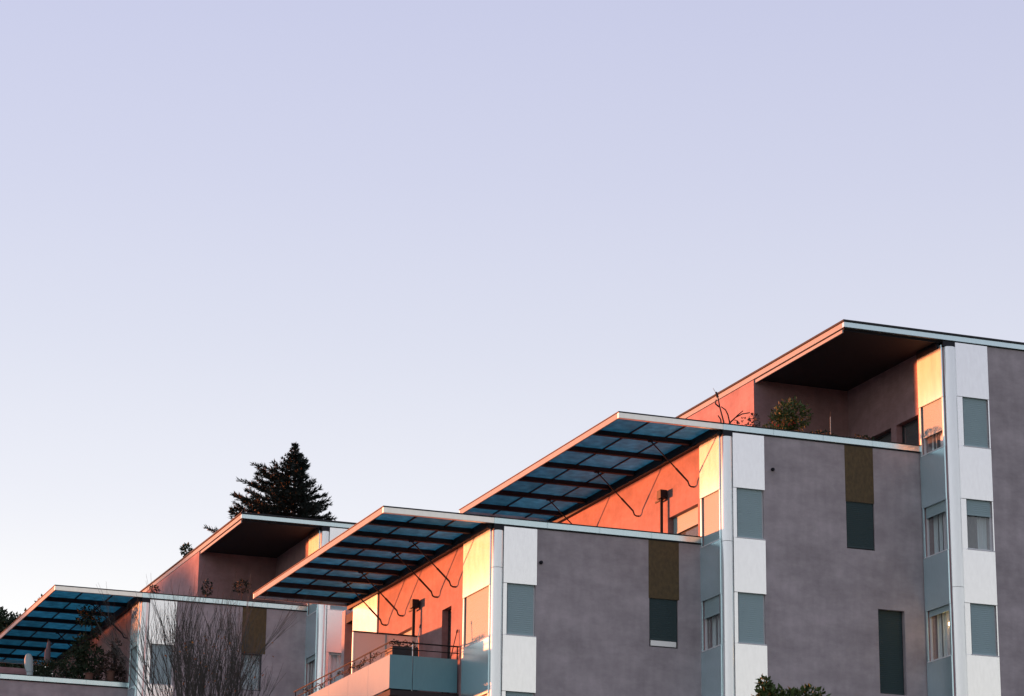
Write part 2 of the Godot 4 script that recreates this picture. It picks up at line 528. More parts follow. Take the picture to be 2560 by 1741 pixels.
func unit(b: Node3D, X: float, z0: float, Y0: float, o: Dictionary) -> void:
	var x1: float = X + o.get("wide", 6.1)
	var zb: float = z0 - 13.5
	var first: float = o.get("first", 1.77)
	var high: float = o.get("high", 1.39)
	var pitch: float = o.get("pitch", 2.89)
	var fl: float = o.get("shift", 0.0)
	var fw := [0.38 + fl, 1.215 + fl]
	var sa: float = o.get("side_from", -1.42)
	var se: float = o.get("side_end", -0.13)
	var frows: Array = o.frows
	var srows: Array = o.srows
	var roof_under: float = Y0 - (0.237 if o.get("top", false) else 0.19)
	# main facade
	var holes := hole_rows(fw[0], fw[1], Y0, first, high, pitch, frows.size())
	for s in o.get("slots", []):
		holes.append([s[0], s[1], Y0 + s[2], Y0 + s[3]])
	var f := front(X, z0)
	wall(b, f, 0.30, x1 - X - 0.002, GROUND, roof_under, holes, M.stucco)
	stack(b, f, 0.285 + fl * 0.6, 1.24 + fl, fw[0], fw[1], Y0, roof_under - (0.045 if not o.get("top", false) else 0.004), first, high, pitch, frows, 3 if o.get("top", false) else 1, M.panel)
	for s in o.get("slots", []):
		var w := window(b, f, s[0], s[1], Y0 + s[2], Y0 + s[3], s[4], {"frame": M.dark_frame, "shutter": M.green_shutter, "sill": false, "deep": s[5], "bar": 0.035, "glass": s[6], "curtains": s[8] if s.size() > 8 else []})
		if s.size() > 7 and s[7] > 0.0:
			fbox("sill_glint", w, f, Vector3(s[0] + 0.04, Y0 + s[2] + 0.03, -s[5] - 0.01), Vector3(s[1] - 0.05, Y0 + s[2] + 0.03 + s[7], -s[5] + 0.05), M.bright_steel)  # bright strip standing for the sill reflection in the open gap
	for s in o.get("ochre", []):
		fbox("ochre_panel", b, f, Vector3(s[0], Y0 + s[1], -0.05), Vector3(s[2], roof_under - 0.03, 0.004), M.ochre)
	for s in o.get("vents", []):
		var g := Geo.new()
		g.tube([Vector3(0, 0, -0.02), Vector3(0, 0, 0.05), Vector3(0, -0.01, 0.09)], [0.05, 0.05, 0.02], 12)
		put("wall_vent", b, g.mesh(), M.dark_steel, f * Transform3D(Basis(), Vector3(s[0], Y0 + s[1], 0)))
	# side wall
	var sh := hole_rows(sa + 0.08, minf(se - 0.06, -0.06), Y0, first + 0.05, high, pitch, srows.size())
	var sf := side(X, z0)
	for s in o.get("side_windows", []):
		sh.append([s[0], s[1], Y0 + s[2], Y0 + s[3]])
	var back: float = o.get("side_to", -12.2)
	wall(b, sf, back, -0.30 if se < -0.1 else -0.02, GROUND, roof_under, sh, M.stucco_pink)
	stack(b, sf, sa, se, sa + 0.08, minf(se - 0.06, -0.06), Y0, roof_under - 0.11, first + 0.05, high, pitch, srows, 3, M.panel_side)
	for s in o.get("side_windows", []):
		window(b, sf, s[0], s[1], Y0 + s[2], Y0 + s[3], s[4], {"frame": s[5], "sill": false, "deep": 0.18, "curtains": s[6], "shutter": M.shutter, "glass": M.dark_glass})
	if o.get("end_panel", false):
		fbox("cladding_panel", b, sf, Vector3(back, Y0 - first, 0.006), Vector3(back + 2.42, roof_under - 0.11, 0.048), M.panel_side, 0.005)
	column(b, X, z0, Y0 - (0.40 if o.get("top", false) else 0.36), o.get("seams", []), o.get("column", 0.156), o.get("column_off", -0.014))
	if not o.get("top", false):
		parapet(b, X, z0, Y0, x1)
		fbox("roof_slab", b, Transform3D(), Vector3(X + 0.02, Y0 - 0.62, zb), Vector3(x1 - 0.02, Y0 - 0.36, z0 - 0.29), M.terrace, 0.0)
	wall(b, Transform3D(Basis(Vector3(-1, 0, 0), Vector3.UP, Vector3(0, 0, -1)), Vector3(x1, 0, zb)), 0.0, x1 - X, GROUND, roof_under, [], M.stucco)


# ---------------------------------------------------------------- plants
func blob(g: Geo, c: Vector3, r: Vector3, count: int, size: float, tones: Array, shell := 0.55) -> void:
	for k in count:
		var d := Vector3(rng.randfn(), rng.randfn(), rng.randfn()).normalized()
		var q := pow(rng.randf(), 0.4)
		q = lerpf(q, 1.0, shell * rng.randf())
		var p := c + d * r * q * rng.randf_range(0.85, 1.1)
		var dir := (d + Vector3(rng.randfn(), rng.randfn(), rng.randfn()) * 0.7).normalized()
		var sd := dir.cross(Vector3(rng.randfn(), rng.randfn(), rng.randfn())).normalized()
		var t: float = rng.randf_range(tones[0], tones[1])
		g.tint = Color(t * rng.randf_range(0.85, 1.3), t, t * rng.randf_range(0.7, 1.1))
		var s := size * rng.randf_range(0.6, 1.3)
		g.leaf(p, dir, sd, s, s * 0.55)

func plant(called: String, base: Vector3, label: String, category: String, blobs: Array, size: float, count: int, leafmat: Material, pot := true, tones := [0.5, 1.5], group := "") -> Node3D:
	var t := thing(called, base, label, category, group)
	var g := Geo.new()
	var top := base
	for q in blobs:
		blob(g, q[0], q[1], int(count * q[1].x * q[1].y * 4.0) + 30, size, tones)
	stuff(put("foliage", t, g.mesh(), leafmat))
	var st := Geo.new()
	for q in blobs:
		var a: Vector3 = base + Vector3(0, 0.1, 0)
		var e: Vector3 = q[0]
		st.tube([a, (a + e) / 2.0 + Vector3(0.03, 0, 0.02), e], [0.018, 0.014, 0.008], 5)
	put("stem", t, st.mesh(), M.bark)
	if pot:
		var pg := Geo.new()
		pg.tube([base, base + Vector3(0, 0.26, 0), base + Vector3(0, 0.30, 0)], [0.15, 0.20, 0.21], 14)
		put("pot", t, pg.mesh(), M.terracotta)
	return t

func conifer(top: Vector3) -> void:
	var base := Vector3(top.x, 12.0, top.z)
	var t := thing("conifer_tree", base, "dark ragged conifer rising behind the left block's flat roof", "tree")
	var trunk := Geo.new()
	trunk.tube([base + Vector3(0, -2, 0), base + Vector3(0.1, 10, 0), top + Vector3(0, -1.2, 0), top + Vector3(0, 0.1, 0)], [0.38, 0.26, 0.07, 0.012], 8)
	put("trunk", t, trunk.mesh(), M.bark)
	var limbs := Geo.new()
	var g := Geo.new()
	var right := [[0.0, 0.10], [0.5, 0.28], [1.0, 0.62], [1.5, 0.66], [1.8, 0.5], [2.3, 1.35], [3.0, 1.75], [3.7, 2.05], [6.0, 2.7], [12.0, 3.6]]
	var left := [[0.0, 0.08], [0.5, 0.35], [1.0, 0.72], [1.38, 0.75], [1.5, 2.3], [2.2, 3.0], [2.7, 2.9], [3.0, 3.6], [3.6, 4.3], [6.0, 4.6], [12.0, 4.4]]
	var h := 0.12
	while h < 9.0:
		var n := 3 if h < 0.5 else 7
		for k in n:
			var az := TAU * (k + rng.randf()) / n
			var prof := right if cos(az) > 0.0 else left
			var L := 0.1
			for q in prof.size() - 1:
				if h >= prof[q][0] and h < prof[q + 1][0]:
					L = lerpf(prof[q][1], prof[q + 1][1], (h - prof[q][0]) / (prof[q + 1][0] - prof[q][0]))
			var side_len: float = L
			L = lerpf(minf(1.0 + h * 0.35, side_len), side_len, absf(cos(az))) if side_len > 1.0 else side_len
			L *= rng.randf_range(0.72, 1.06)
			var out := Vector3(cos(az), 0, sin(az))
			var root := top + Vector3(0, -h - L * 0.16, 0)
			var pts := []
			var rad := []
			for s in 6:
				var q := s / 5.0
				pts.append(root + out * L * q + Vector3(0, L * (0.02 * q + 0.16 * q * q * q) + rng.randfn() * 0.03, 0))
				rad.append(0.03 * (1.0 - q) + 0.006)
			limbs.tube(pts, rad, 4, false)
			var steps := int(L / 0.09) + 3
			for s in steps:
				var q := 0.12 + 0.88 * (s + rng.randf()) / steps
				var i := mini(int(q * 5.0), 4)
				var p: Vector3 = pts[i].lerp(pts[i + 1], q * 5.0 - i)
				if rng.randf() < 0.11:
					continue
				for tw in 9:
					var tone := rng.randf_range(0.5, 1.3)
					g.tint = Color(tone, tone, tone)
					var d := (out * rng.randf_range(0.2, 1.0) + Vector3(-out.z, 0, out.x) * rng.randf_range(-1.0, 1.0) + Vector3(0, rng.randf_range(-0.15, 0.9), 0)).normalized()
					var sd := d.cross(Vector3(rng.randfn(), rng.randfn(), rng.randfn())).normalized()
					g.leaf(p + d * 0.03, d, sd, rng.randf_range(0.14, 0.36) * (0.6 if h < 1.0 else 1.0), 0.055)
		h += 0.17 if h < 4.2 else 0.5
	stuff(put("limbs", t, limbs.mesh(), M.bark))
	stuff(put("foliage", t, g.mesh(), M.needle))

func leafy_tree(called: String, at: Vector3, crown: Vector3, label: String, lobes: Array, size: float, count: int, m: Material, group := "") -> void:
	var t := thing(called, at, label, "tree", group)
	var trunk := Geo.new()
	trunk.tube([at, at.lerp(crown, 0.5) + Vector3(0.1, 0, 0), crown], [0.22, 0.16, 0.05], 8)
	put("trunk", t, trunk.mesh(), M.bark)
	var limbs := Geo.new()
	var g := Geo.new()
	for q in lobes:
		var c: Vector3 = crown + q[0]
		limbs.tube([at.lerp(crown, 0.75), at.lerp(crown, 0.75).lerp(c, 0.6) + Vector3(0, 0.1, 0), c], [0.08, 0.05, 0.02], 5)
		blob(g, c, q[1], int(count * q[1].x * q[1].y), size, [0.45, 1.5])
	put("limb", t, limbs.mesh(), M.bark)
	stuff(put("crown", t, g.mesh(), m))

func grow(g: Geo, tips: Array, p: Vector3, d: Vector3, L: float, r: float, depth: int) -> void:
	var pts := [p]
	var rad := [r]
	var n := 4
	var q := p
	for k in n:
		d = (d + Vector3(rng.randfn(), 0.75, rng.randfn()) * 0.075).normalized()
		q += d * L / n
		pts.append(q)
		rad.append(lerpf(r, r * 0.55, (k + 1.0) / n))
	g.tube(pts, rad, 4 if depth < 3 else 5, depth > 2)
	if depth == 0:
		tips.append(q)
		return
	var kids := 3 if depth > 1 else 4
	for k in kids:
		var at: Vector3 = pts[2].lerp(pts[4], (k + rng.randf()) / kids)
		var ax := Vector3(rng.randfn(), 0.0, rng.randfn()).normalized()
		var nd := (d + ax * rng.randf_range(0.14, 0.36)).normalized()
		grow(g, tips, at, nd, L * rng.randf_range(0.6, 0.9), r * 0.58, depth - 1)

func bare_tree(base: Vector3) -> void:
	var t := thing("bare_tree", base, "leafless upright tree of thin grey twigs in front of the left block", "tree")
	var fork := base + Vector3(0.1, 9.3, 0)
	var trunk := Geo.new()
	trunk.tube([base, base + Vector3(0.05, 5, 0), fork], [0.16, 0.12, 0.08], 9)
	put("trunk", t, trunk.mesh(), M.grey_bark)
	var g := Geo.new()
	var tips := []
	for k in 34:
		var a := TAU * k / 34.0 + rng.randf()
		var lean := sqrt(rng.randf()) * 0.42
		var out := Vector3(cos(a) * (0.68 if cos(a) > 0.0 else 1.0), 0, sin(a) * 0.8) * lean
		var p := base + Vector3(0.05, rng.randf_range(8.2, 9.7), 0) + out * 1.9
		g.tube([base + Vector3(0.05, 5.6, 0), base + Vector3(0.05, 7.4, 0) + out * 1.2, p], [0.05, 0.032, 0.022], 5, false)
		grow(g, tips, p, (out * 0.7 + Vector3.UP).normalized(), rng.randf_range(1.6, 2.25) * (1.0 - lean * 0.55), 0.021, 3)
	stuff(put("branches", t, g.mesh(), M.grey_bark))
	var lv := Geo.new()
	for k in 110:
		var p: Vector3 = base + Vector3(rng.randfn() * 0.45 + 0.1, rng.randf_range(10.6, 12.6), rng.randfn() * 0.4)
		var tone := rng.randf_range(0.5, 1.3)
		lv.tint = Color(tone, tone * rng.randf_range(0.7, 1.2), tone)
		lv.leaf(p, Vector3(rng.randfn(), -1.0, rng.randfn()).normalized(), Vector3(rng.randfn(), 0.2, rng.randfn()).normalized(), 0.075, 0.055)
	stuff(put("dry_leaves", t, lv.mesh(), M.leaf_orange))


# ---------------------------------------------------------------- the place
func _ready() -> void:
	rng.seed = 20240611
	# camera
	var cam := Camera3D.new()
	cam.name = "camera"
	cam.fov = 14.766
	cam.near = 0.5
	cam.far = 6000.0
	var yaw := 0.36033; var pitch := 0.28913; var roll := 0.01238
	var fwd := Vector3(sin(yaw) * cos(pitch), sin(pitch), -cos(yaw) * cos(pitch))
	var rgt := Vector3(cos(yaw), 0, sin(yaw))
	var upv := rgt.cross(fwd)
	cam.transform = Transform3D(Basis(rgt * cos(roll) + upv * sin(roll), upv * cos(roll) - rgt * sin(roll), -fwd), Vector3.ZERO)
	add_child(cam)
	cam.current = true
	# sky
	var env := Environment.new()
	env.background_mode = Environment.BG_SKY
	var sky := Sky.new()
	var pano := PanoramaSkyMaterial.new()
	pano.panorama = ImageTexture.create_from_image(sky_image())
	sky.sky_material = pano
	env.sky = sky
	env.tonemap_mode = Environment.TONE_MAPPER_LINEAR
	env.tonemap_exposure = EXPOSURE
	env.sdfgi_enabled = true
	env.ssao_enabled = true
	env.ssil_enabled = true
	var we := WorldEnvironment.new()
	we.name = "world_environment"
	we.environment = env
	add_child(we)
	# the sun, just above the horizon
	var sun := DirectionalLight3D.new()
	sun.name = "sun"
	sun.light_energy = 1.6
	sun.light_color = Color(1.0, 0.235, 0.078).linear_to_srgb()
	sun.light_angular_distance = 1.6
	sun.shadow_enabled = true
	add_child(sun)
	sun.look_at_from_position(SUN_FROM.normalized() * 100.0, Vector3.ZERO, Vector3.UP)

	materials()
	ground()
	near_block()
	far_block()
	balcony_things()
	terrace_things()
	trees()


func ground() -> void:
	var g := Geo.new()
	var xs := []
	for k in 41:
		xs.append(signf(k - 20) * pow(absf(k - 20) / 20.0, 2.6) * 2600.0)
	var hgt := func(x: float, z: float) -> float:
		return GROUND - 0.004 + 17.0 * exp(-((x - 55.0) ** 2 / 3200.0 + (z + 165.0) ** 2 / 1500.0))
	for i in 40:
		for j in 40:
			var p := []
			for q in [[i, j], [i + 1, j], [i + 1, j + 1], [i, j + 1]]:
				var x: float = xs[q[0]] + 30.0
				var z: float = xs[q[1]] - 120.0
				p.append(Vector3(x, hgt.call(x, z), z))
			g.quad(p[0], p[1], p[2], p[3], Vector3.UP)
	structure(put("ground", self, g.mesh(), M.ground_cover))


func near_block() -> void:
	var b := thing("apartment_block", Vector3(30, GROUND, -66), "nearest and tallest stepped mauve apartment block, its roofs climbing to the right", "building")
	var white := [[0.0, 0.55]]
	# highest step, with the loggia under the flat roof
	unit(b, 36.58, -63.0, 21.97, {
		"top": true, "wide": 6.2, "first": 1.80, "high": 1.42, "pitch": 2.915, "shift": 0.17, "side_from": -1.37, "side_to": -13.0, "seams": [14.75, 8.9], "column": 0.195, "column_off": 0.035, "side_end": -0.01,
		"frows": [{}, {"drop": 0.32, "curtains": [[0.62, 1.0]]}, {}, {}],
		"srows": [{"drop": 0.66, "curtains": [[0.02, 0.14], [0.20, 0.32], [0.56, 0.70]]}, {"drop": 0.22, "curtains": [[0.03, 0.22], [0.28, 0.42], [0.50, 0.70]]}, {"drop": 0.12, "curtains": [[0.03, 0.24], [0.30, 0.42], [0.46, 0.66]]}, {}],
		"side_windows": [[-2.75, -1.48, -3.3, -2.0, 0.0, M.dark_frame, [[0.6, 0.8]]], [-4.5, -3.07, -3.3, -2.0, 0.0, M.dark_frame, []]],
	})
	top_roof(b, 36.58, -63.0, 21.97, 3.1, 5.65, 42.8, -77.0)
	wall(b, Transform3D(Basis(Vector3(0, 0, -1), Vector3.UP, Vector3(1, 0, 0)), Vector3(42.78, 0, -63.0)), 0.302, 13.5, GROUND, 21.73, [], M.stucco)
	# middle step, under the second glass canopy
	var no_glass: Material = M.glass
	unit(b, 30.44, -64.4, 19.04, {
		"wide": 6.12, "seams": [15.76, 9.9], "side_from": -1.42,
		"frows": [{}, {}, {}], "srows": [{}, {"drop": 0.36, "curtains": [[0.03, 0.24], [0.32, 0.52], [0.60, 0.8]]}, {}],
		"slots": [[3.74, 4.61, -3.15, -1.82, 1.0, 0.06, no_glass], [4.65, 5.47, -7.1, -4.77, 1.0, 0.16, no_glass]],
		"ochre": [[3.73, -1.82, 4.62]], "vents": [[1.50, -1.15]],
		"side_windows": [[-3.66, -1.63, -3.3, -1.89, 0.36, M.dark_frame, [[0.62, 0.72], [0.80, 0.97]]]],
	})
	canopy(b, 30.44, -64.4, 19.04, 3.1, 12.6, [-66.19, -68.1, -70.08, -71.97, -73.88, -75.8], [[-66.27, -66.27, 17.68], [-70.16, -70.12, 17.66], [-73.96, -73.9, 17.66]])
	flue(b, Vector3(30.30, 16.6, -68.2), 17.95)
	# lowest step of this block
	unit(b, 24.33, -65.8, 16.15, {
		"wide": 6.11, "seams": [14.78, 8.9], "side_from": -2.24, "side_to": -12.25, "end_panel": true,
		"frows": [{}, {"drop": 0.5}, {}], "srows": [{}, {"drop": 0.0, "curtains": [[0.1, 0.5]]}, {}],
		"slots": [[4.53, 5.38, -3.16, -1.83, 0.88, 0.06, no_glass, 0.15]],
		"ochre": [[4.51, -1.83, 5.42]], "vents": [[1.36, -1.13]],
		"side_windows": [[-4.04, -3.27, -4.3, -1.82, 0.0, M.dark_frame, []], [-9.2, -6.65, -3.3, -1.83, 0.25, M.dark_frame, []]],
	})
	var zc := []
	for k in 8:
		zc.append(-67.14 - 1.522 * k)
	canopy(b, 24.33, -65.8, 16.15, 3.12, 12.62, zc, [[-68.74, -68.74, 14.8], [-70.26, -70.26, 14.79], [-73.3, -73.3, 14.79], [-74.83, -74.83, 14.78]])
	flue(b, Vector3(24.17, 11.9, -71.85), 14.95)
	wall(b, Transform3D(Basis(Vector3(-1, 0, 0), Vector3.UP, Vector3(0, 0, -1)), Vector3(24.33, 0, -78.06)), -6.0, -0.002, GROUND, 15.9, [], M.stucco_pink)
	balcony(b)


func flue(b: Node3D, base: Vector3, top: float) -> void:
	var g := Geo.new()
	g.tube([base, Vector3(base.x, top, base.z)], [0.045, 0.045], 10)
	g.box(Vector3(base.x - 0.1, top - 0.22, base.z - 0.1), Vector3(base.x + 0.1, top + 0.02, base.z + 0.16))
	g.box(Vector3(base.x - 0.02, top - 0.26, base.z - 0.42), Vector3(base.x + 0.02, top - 0.21, base.z - 0.1))
	put("flue_pipe", b, g.mesh(), M.dark_steel)


func balcony(b: Node3D) -> void:
	var I := Transform3D()
	var xl := 22.33
	var zf := -68.32
	var zb := -77.6
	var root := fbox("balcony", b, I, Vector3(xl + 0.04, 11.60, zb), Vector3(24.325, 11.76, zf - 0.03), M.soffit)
	fbox("front_panel", root, I, Vector3(xl, 11.78, zf - 0.03), Vector3(22.985, 12.70, zf), M.balcony_front)  # darker teal than the side panels: shade put into the colour
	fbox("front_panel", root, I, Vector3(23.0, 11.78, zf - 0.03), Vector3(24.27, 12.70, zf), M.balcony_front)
	for k in 5:
		var z := zf - 0.035 - k * 1.85
		fbox("side_panel", root, I, Vector3(xl, 11.78, z - 1.845), Vector3(xl + 0.03, 12.70, z), M.balcony_panel)
	for y in [12.87, 13.055]:
		var g := Geo.new()
		var r := 0.02 if y > 13.0 else 0.013
		g.tube([Vector3(24.32, y, zf - 0.03), Vector3(xl + 0.03, y, zf - 0.03), Vector3(xl + 0.03, y, zb)], [r, r, r], 8)
		put("rail", root, g.mesh(), M.rail_steel)
	for p in [Vector3(22.99, 0, zf - 0.05), Vector3(24.27, 0, zf - 0.03), Vector3(xl + 0.05, 0, -70.2), Vector3(xl + 0.05, 0, -72.05), Vector3(xl + 0.05, 0, -73.9), Vector3(xl + 0.05, 0, -75.75), Vector3(xl + 0.05, 0, -77.5)]:
		var g := Geo.new()
		g.tube([Vector3(p.x, 11.76, p.z), Vector3(p.x, 13.05, p.z)], [0.018, 0.018], 8)
		put("rail_post", root, g.mesh(), M.bright_steel if p.x > 22.5 and p.x < 23.5 else M.rail_steel)
	# translucent screen between the two flats
	var d := fbox("divider_screen", b, I, Vector3(xl + 0.06, 11.77, -71.82), Vector3(23.32, 13.90, -71.80), M.frosted, 0.0)
	fbox("glass_pane", d, I, Vector3(23.36, 11.77, -71.82), Vector3(24.31, 13.90, -71.80), M.frosted, 0.0)
	fbox("divider_post", d, I, Vector3(23.32, 11.76, -71.84), Vector3(23.36, 13.90, -71.78), M.shutter)
	fbox("divider_post", d, I, Vector3(xl + 0.02, 11.76, -71.84), Vector3(xl + 0.06, 13.93, -71.78), M.cream_metal)
	fbox("divider_rail", d, I, Vector3(xl + 0.02, 13.90, -71.84), Vector3(24.32, 13.94, -71.78), M.dark_steel)


func far_block() -> void:
	var b := thing("apartment_block", Vector3(20, GROUND, -92), "farther stepped mauve apartment block at the left, partly behind the bare tree", "building")
	unit(b, 26.33, -88.6, 21.03, {
		"top": true, "wide": 6.1, "seams": [], "side_to": -13.0, "shift": 0.0,
		"frows": [{}, {"drop": 0.0, "curtains": [[0.0, 1.0]]}], "srows": [{}, {"drop": 0.12, "curtains": [[0.0, 0.95]]}],
		"side_windows": [],
	})
	top_roof(b, 26.33, -88.6, 21.03, 2.93, 5.75, 32.4, -104.5)
	wall(b, Transform3D(Basis(Vector3(0, 0, -1), Vector3.UP, Vector3(1, 0, 0)), Vector3(32.42, 0, -88.6)), 0.302, 13.5, GROUND, 20.79, [], M.stucco)
	unit(b, 20.37, -90.0, 18.22, {
		"wide": 5.96, "seams": [14.0], "side_from": -1.30, "side_to": -15.2,
		"frows": [{}, {}], "srows": [{}, {}],
		"slots": [[3.6, 4.36, -3.14, -1.84, 0.0, 0.06, M.glass, 0.0, [[0.0, 0.62], [0.66, 1.0]]]],  # pale curtain here stands in for a reflection on the pane
		"ochre": [[3.6, -1.838, 4.47]], "side_windows": [],
	})
	canopy(b, 20.37, -90.0, 18.22, 3.05, 15.2, [-91.84, -93.82, -95.8, -97.8, -99.9, -101.9, -103.9], [[-91.92, -91.92, 16.95], [-97.88, -97.9, 16.9]])
	flue(b, Vector3(20.22, 15.0, -93.2), 16.75)
	fbox("low_wall", b, Transform3D(), Vector3(14.5, 14.9, -93.6), Vector3(17.3, 15.86, -93.4), M.stucco_pink)
	unit(b, 14.42, -91.4, 15.30, {
		"wide": 5.95, "seams": [], "side_from": -1.30, "frows": [{}], "srows": [{}], "side_windows": [],
	})


func balcony_things() -> void:
	var t := thing("plant_trough", Vector3(22.85, 11.76, -68.75), "dark plant trough with low shrubs behind the balcony rail corner", "planter")
	fbox("trough", t, Transform3D(), Vector3(22.50, 11.77, -69.3), Vector3(23.25, 13.0, -68.62), M.pot_dark, 0.02)
	var g := Geo.new()
	for k in 3:
		blob(g, Vector3(22.64 + 0.24 * k, 13.08, -68.85), Vector3(0.12, 0.10, 0.2), 90, 0.06, [0.4, 1.1])
	stuff(put("foliage", t, g.mesh(), M.leaf_dark))
	var vine := thing("trailing_plant", Vector3(22.36, 12.72, -72.0), "sparse climbing plant twisted along the sloping balcony rails", "plant")
	var st := Geo.new()
	var lf := Geo.new()
	var prev := Vector3(22.36, 12.76, -69.2)
	for k in 46:
		var z := -69.2 - k * 0.165
		var p := Vector3(22.36 + rng.randfn() * 0.02, 12.87 + 0.09 * sin(k * 0.9) + rng.randfn() * 0.02, z)
		st.tube([prev, p], [0.010, 0.009], 5, false)
		prev = p
		if k in [3, 4, 9, 10, 11, 12, 15, 16, 22, 23, 29, 33, 34, 38, 41, 42, 43, 44]:
			blob(lf, p + Vector3(0, -0.02, 0), Vector3(0.045, 0.06, 0.09), 16, 0.06, [0.3, 1.0])
	put("stem", vine, st.mesh(), M.bark)
	stuff(put("foliage", vine, lf.mesh(), M.leaf_dark))
	for q in [[Vector3(23.95, 11.77, -68.62), Vector3(24.28, 13.46, -68.46), "thin pole with a dark tip leaning in the balcony corner by the white panels"], [Vector3(23.03, 11.77, -68.9), Vector3(23.33, 13.58, -68.8), "thin pale greenish pole leaning beside the balcony's flue pipe"]]:
		var pl := thing("leaning_pole", q[0], q[2], "pole", "poles leaning on the balcony")
		var pg := Geo.new()
		pg.tube([q[0], q[1]], [0.013, 0.013], 6)
		put("shaft", pl, pg.mesh(), M.bark if q[0].x > 23.5 else M.fleece)
		var tg := Geo.new()
		tg.tube([q[1], q[1] + (q[1] - q[0]).normalized() * 0.09], [0.026, 0.022], 8)
		put("tip", pl, tg.mesh(), M.pot_dark)
	var lamp := thing("globe_lamp", Vector3(36.74, 14.6, -63.34), "lit round lamp glowing inside a curtained window of the right-hand corner", "lamp")
	var lg := SphereMesh.new()
	lg.radius = 0.07
	lg.height = 0.14
	put("globe_bulb", lamp, lg, M.lamp_glow, Transform3D(Basis(), Vector3(36.74, 13.80, -63.34)))
	var cg := Geo.new()
	cg.tube([Vector3(36.74, 13.85, -63.34), Vector3(36.74, 14.6, -63.34)], [0.006, 0.006], 6)
	put("cord", lamp, cg.mesh(), M.pot_dark)
	var ol := OmniLight3D.new()
	ol.name = "lamp_light"
	ol.light_color = Color(1.0, 0.72, 0.4)
	ol.light_energy = 0.035
	ol.omni_range = 8.0
	ol.omni_attenuation = 2.0
	ol.light_size = 0.05
	ol.shadow_enabled = true
	lamp.add_child(ol)
	ol.global_position = Vector3(36.74, 13.80, -63.34)


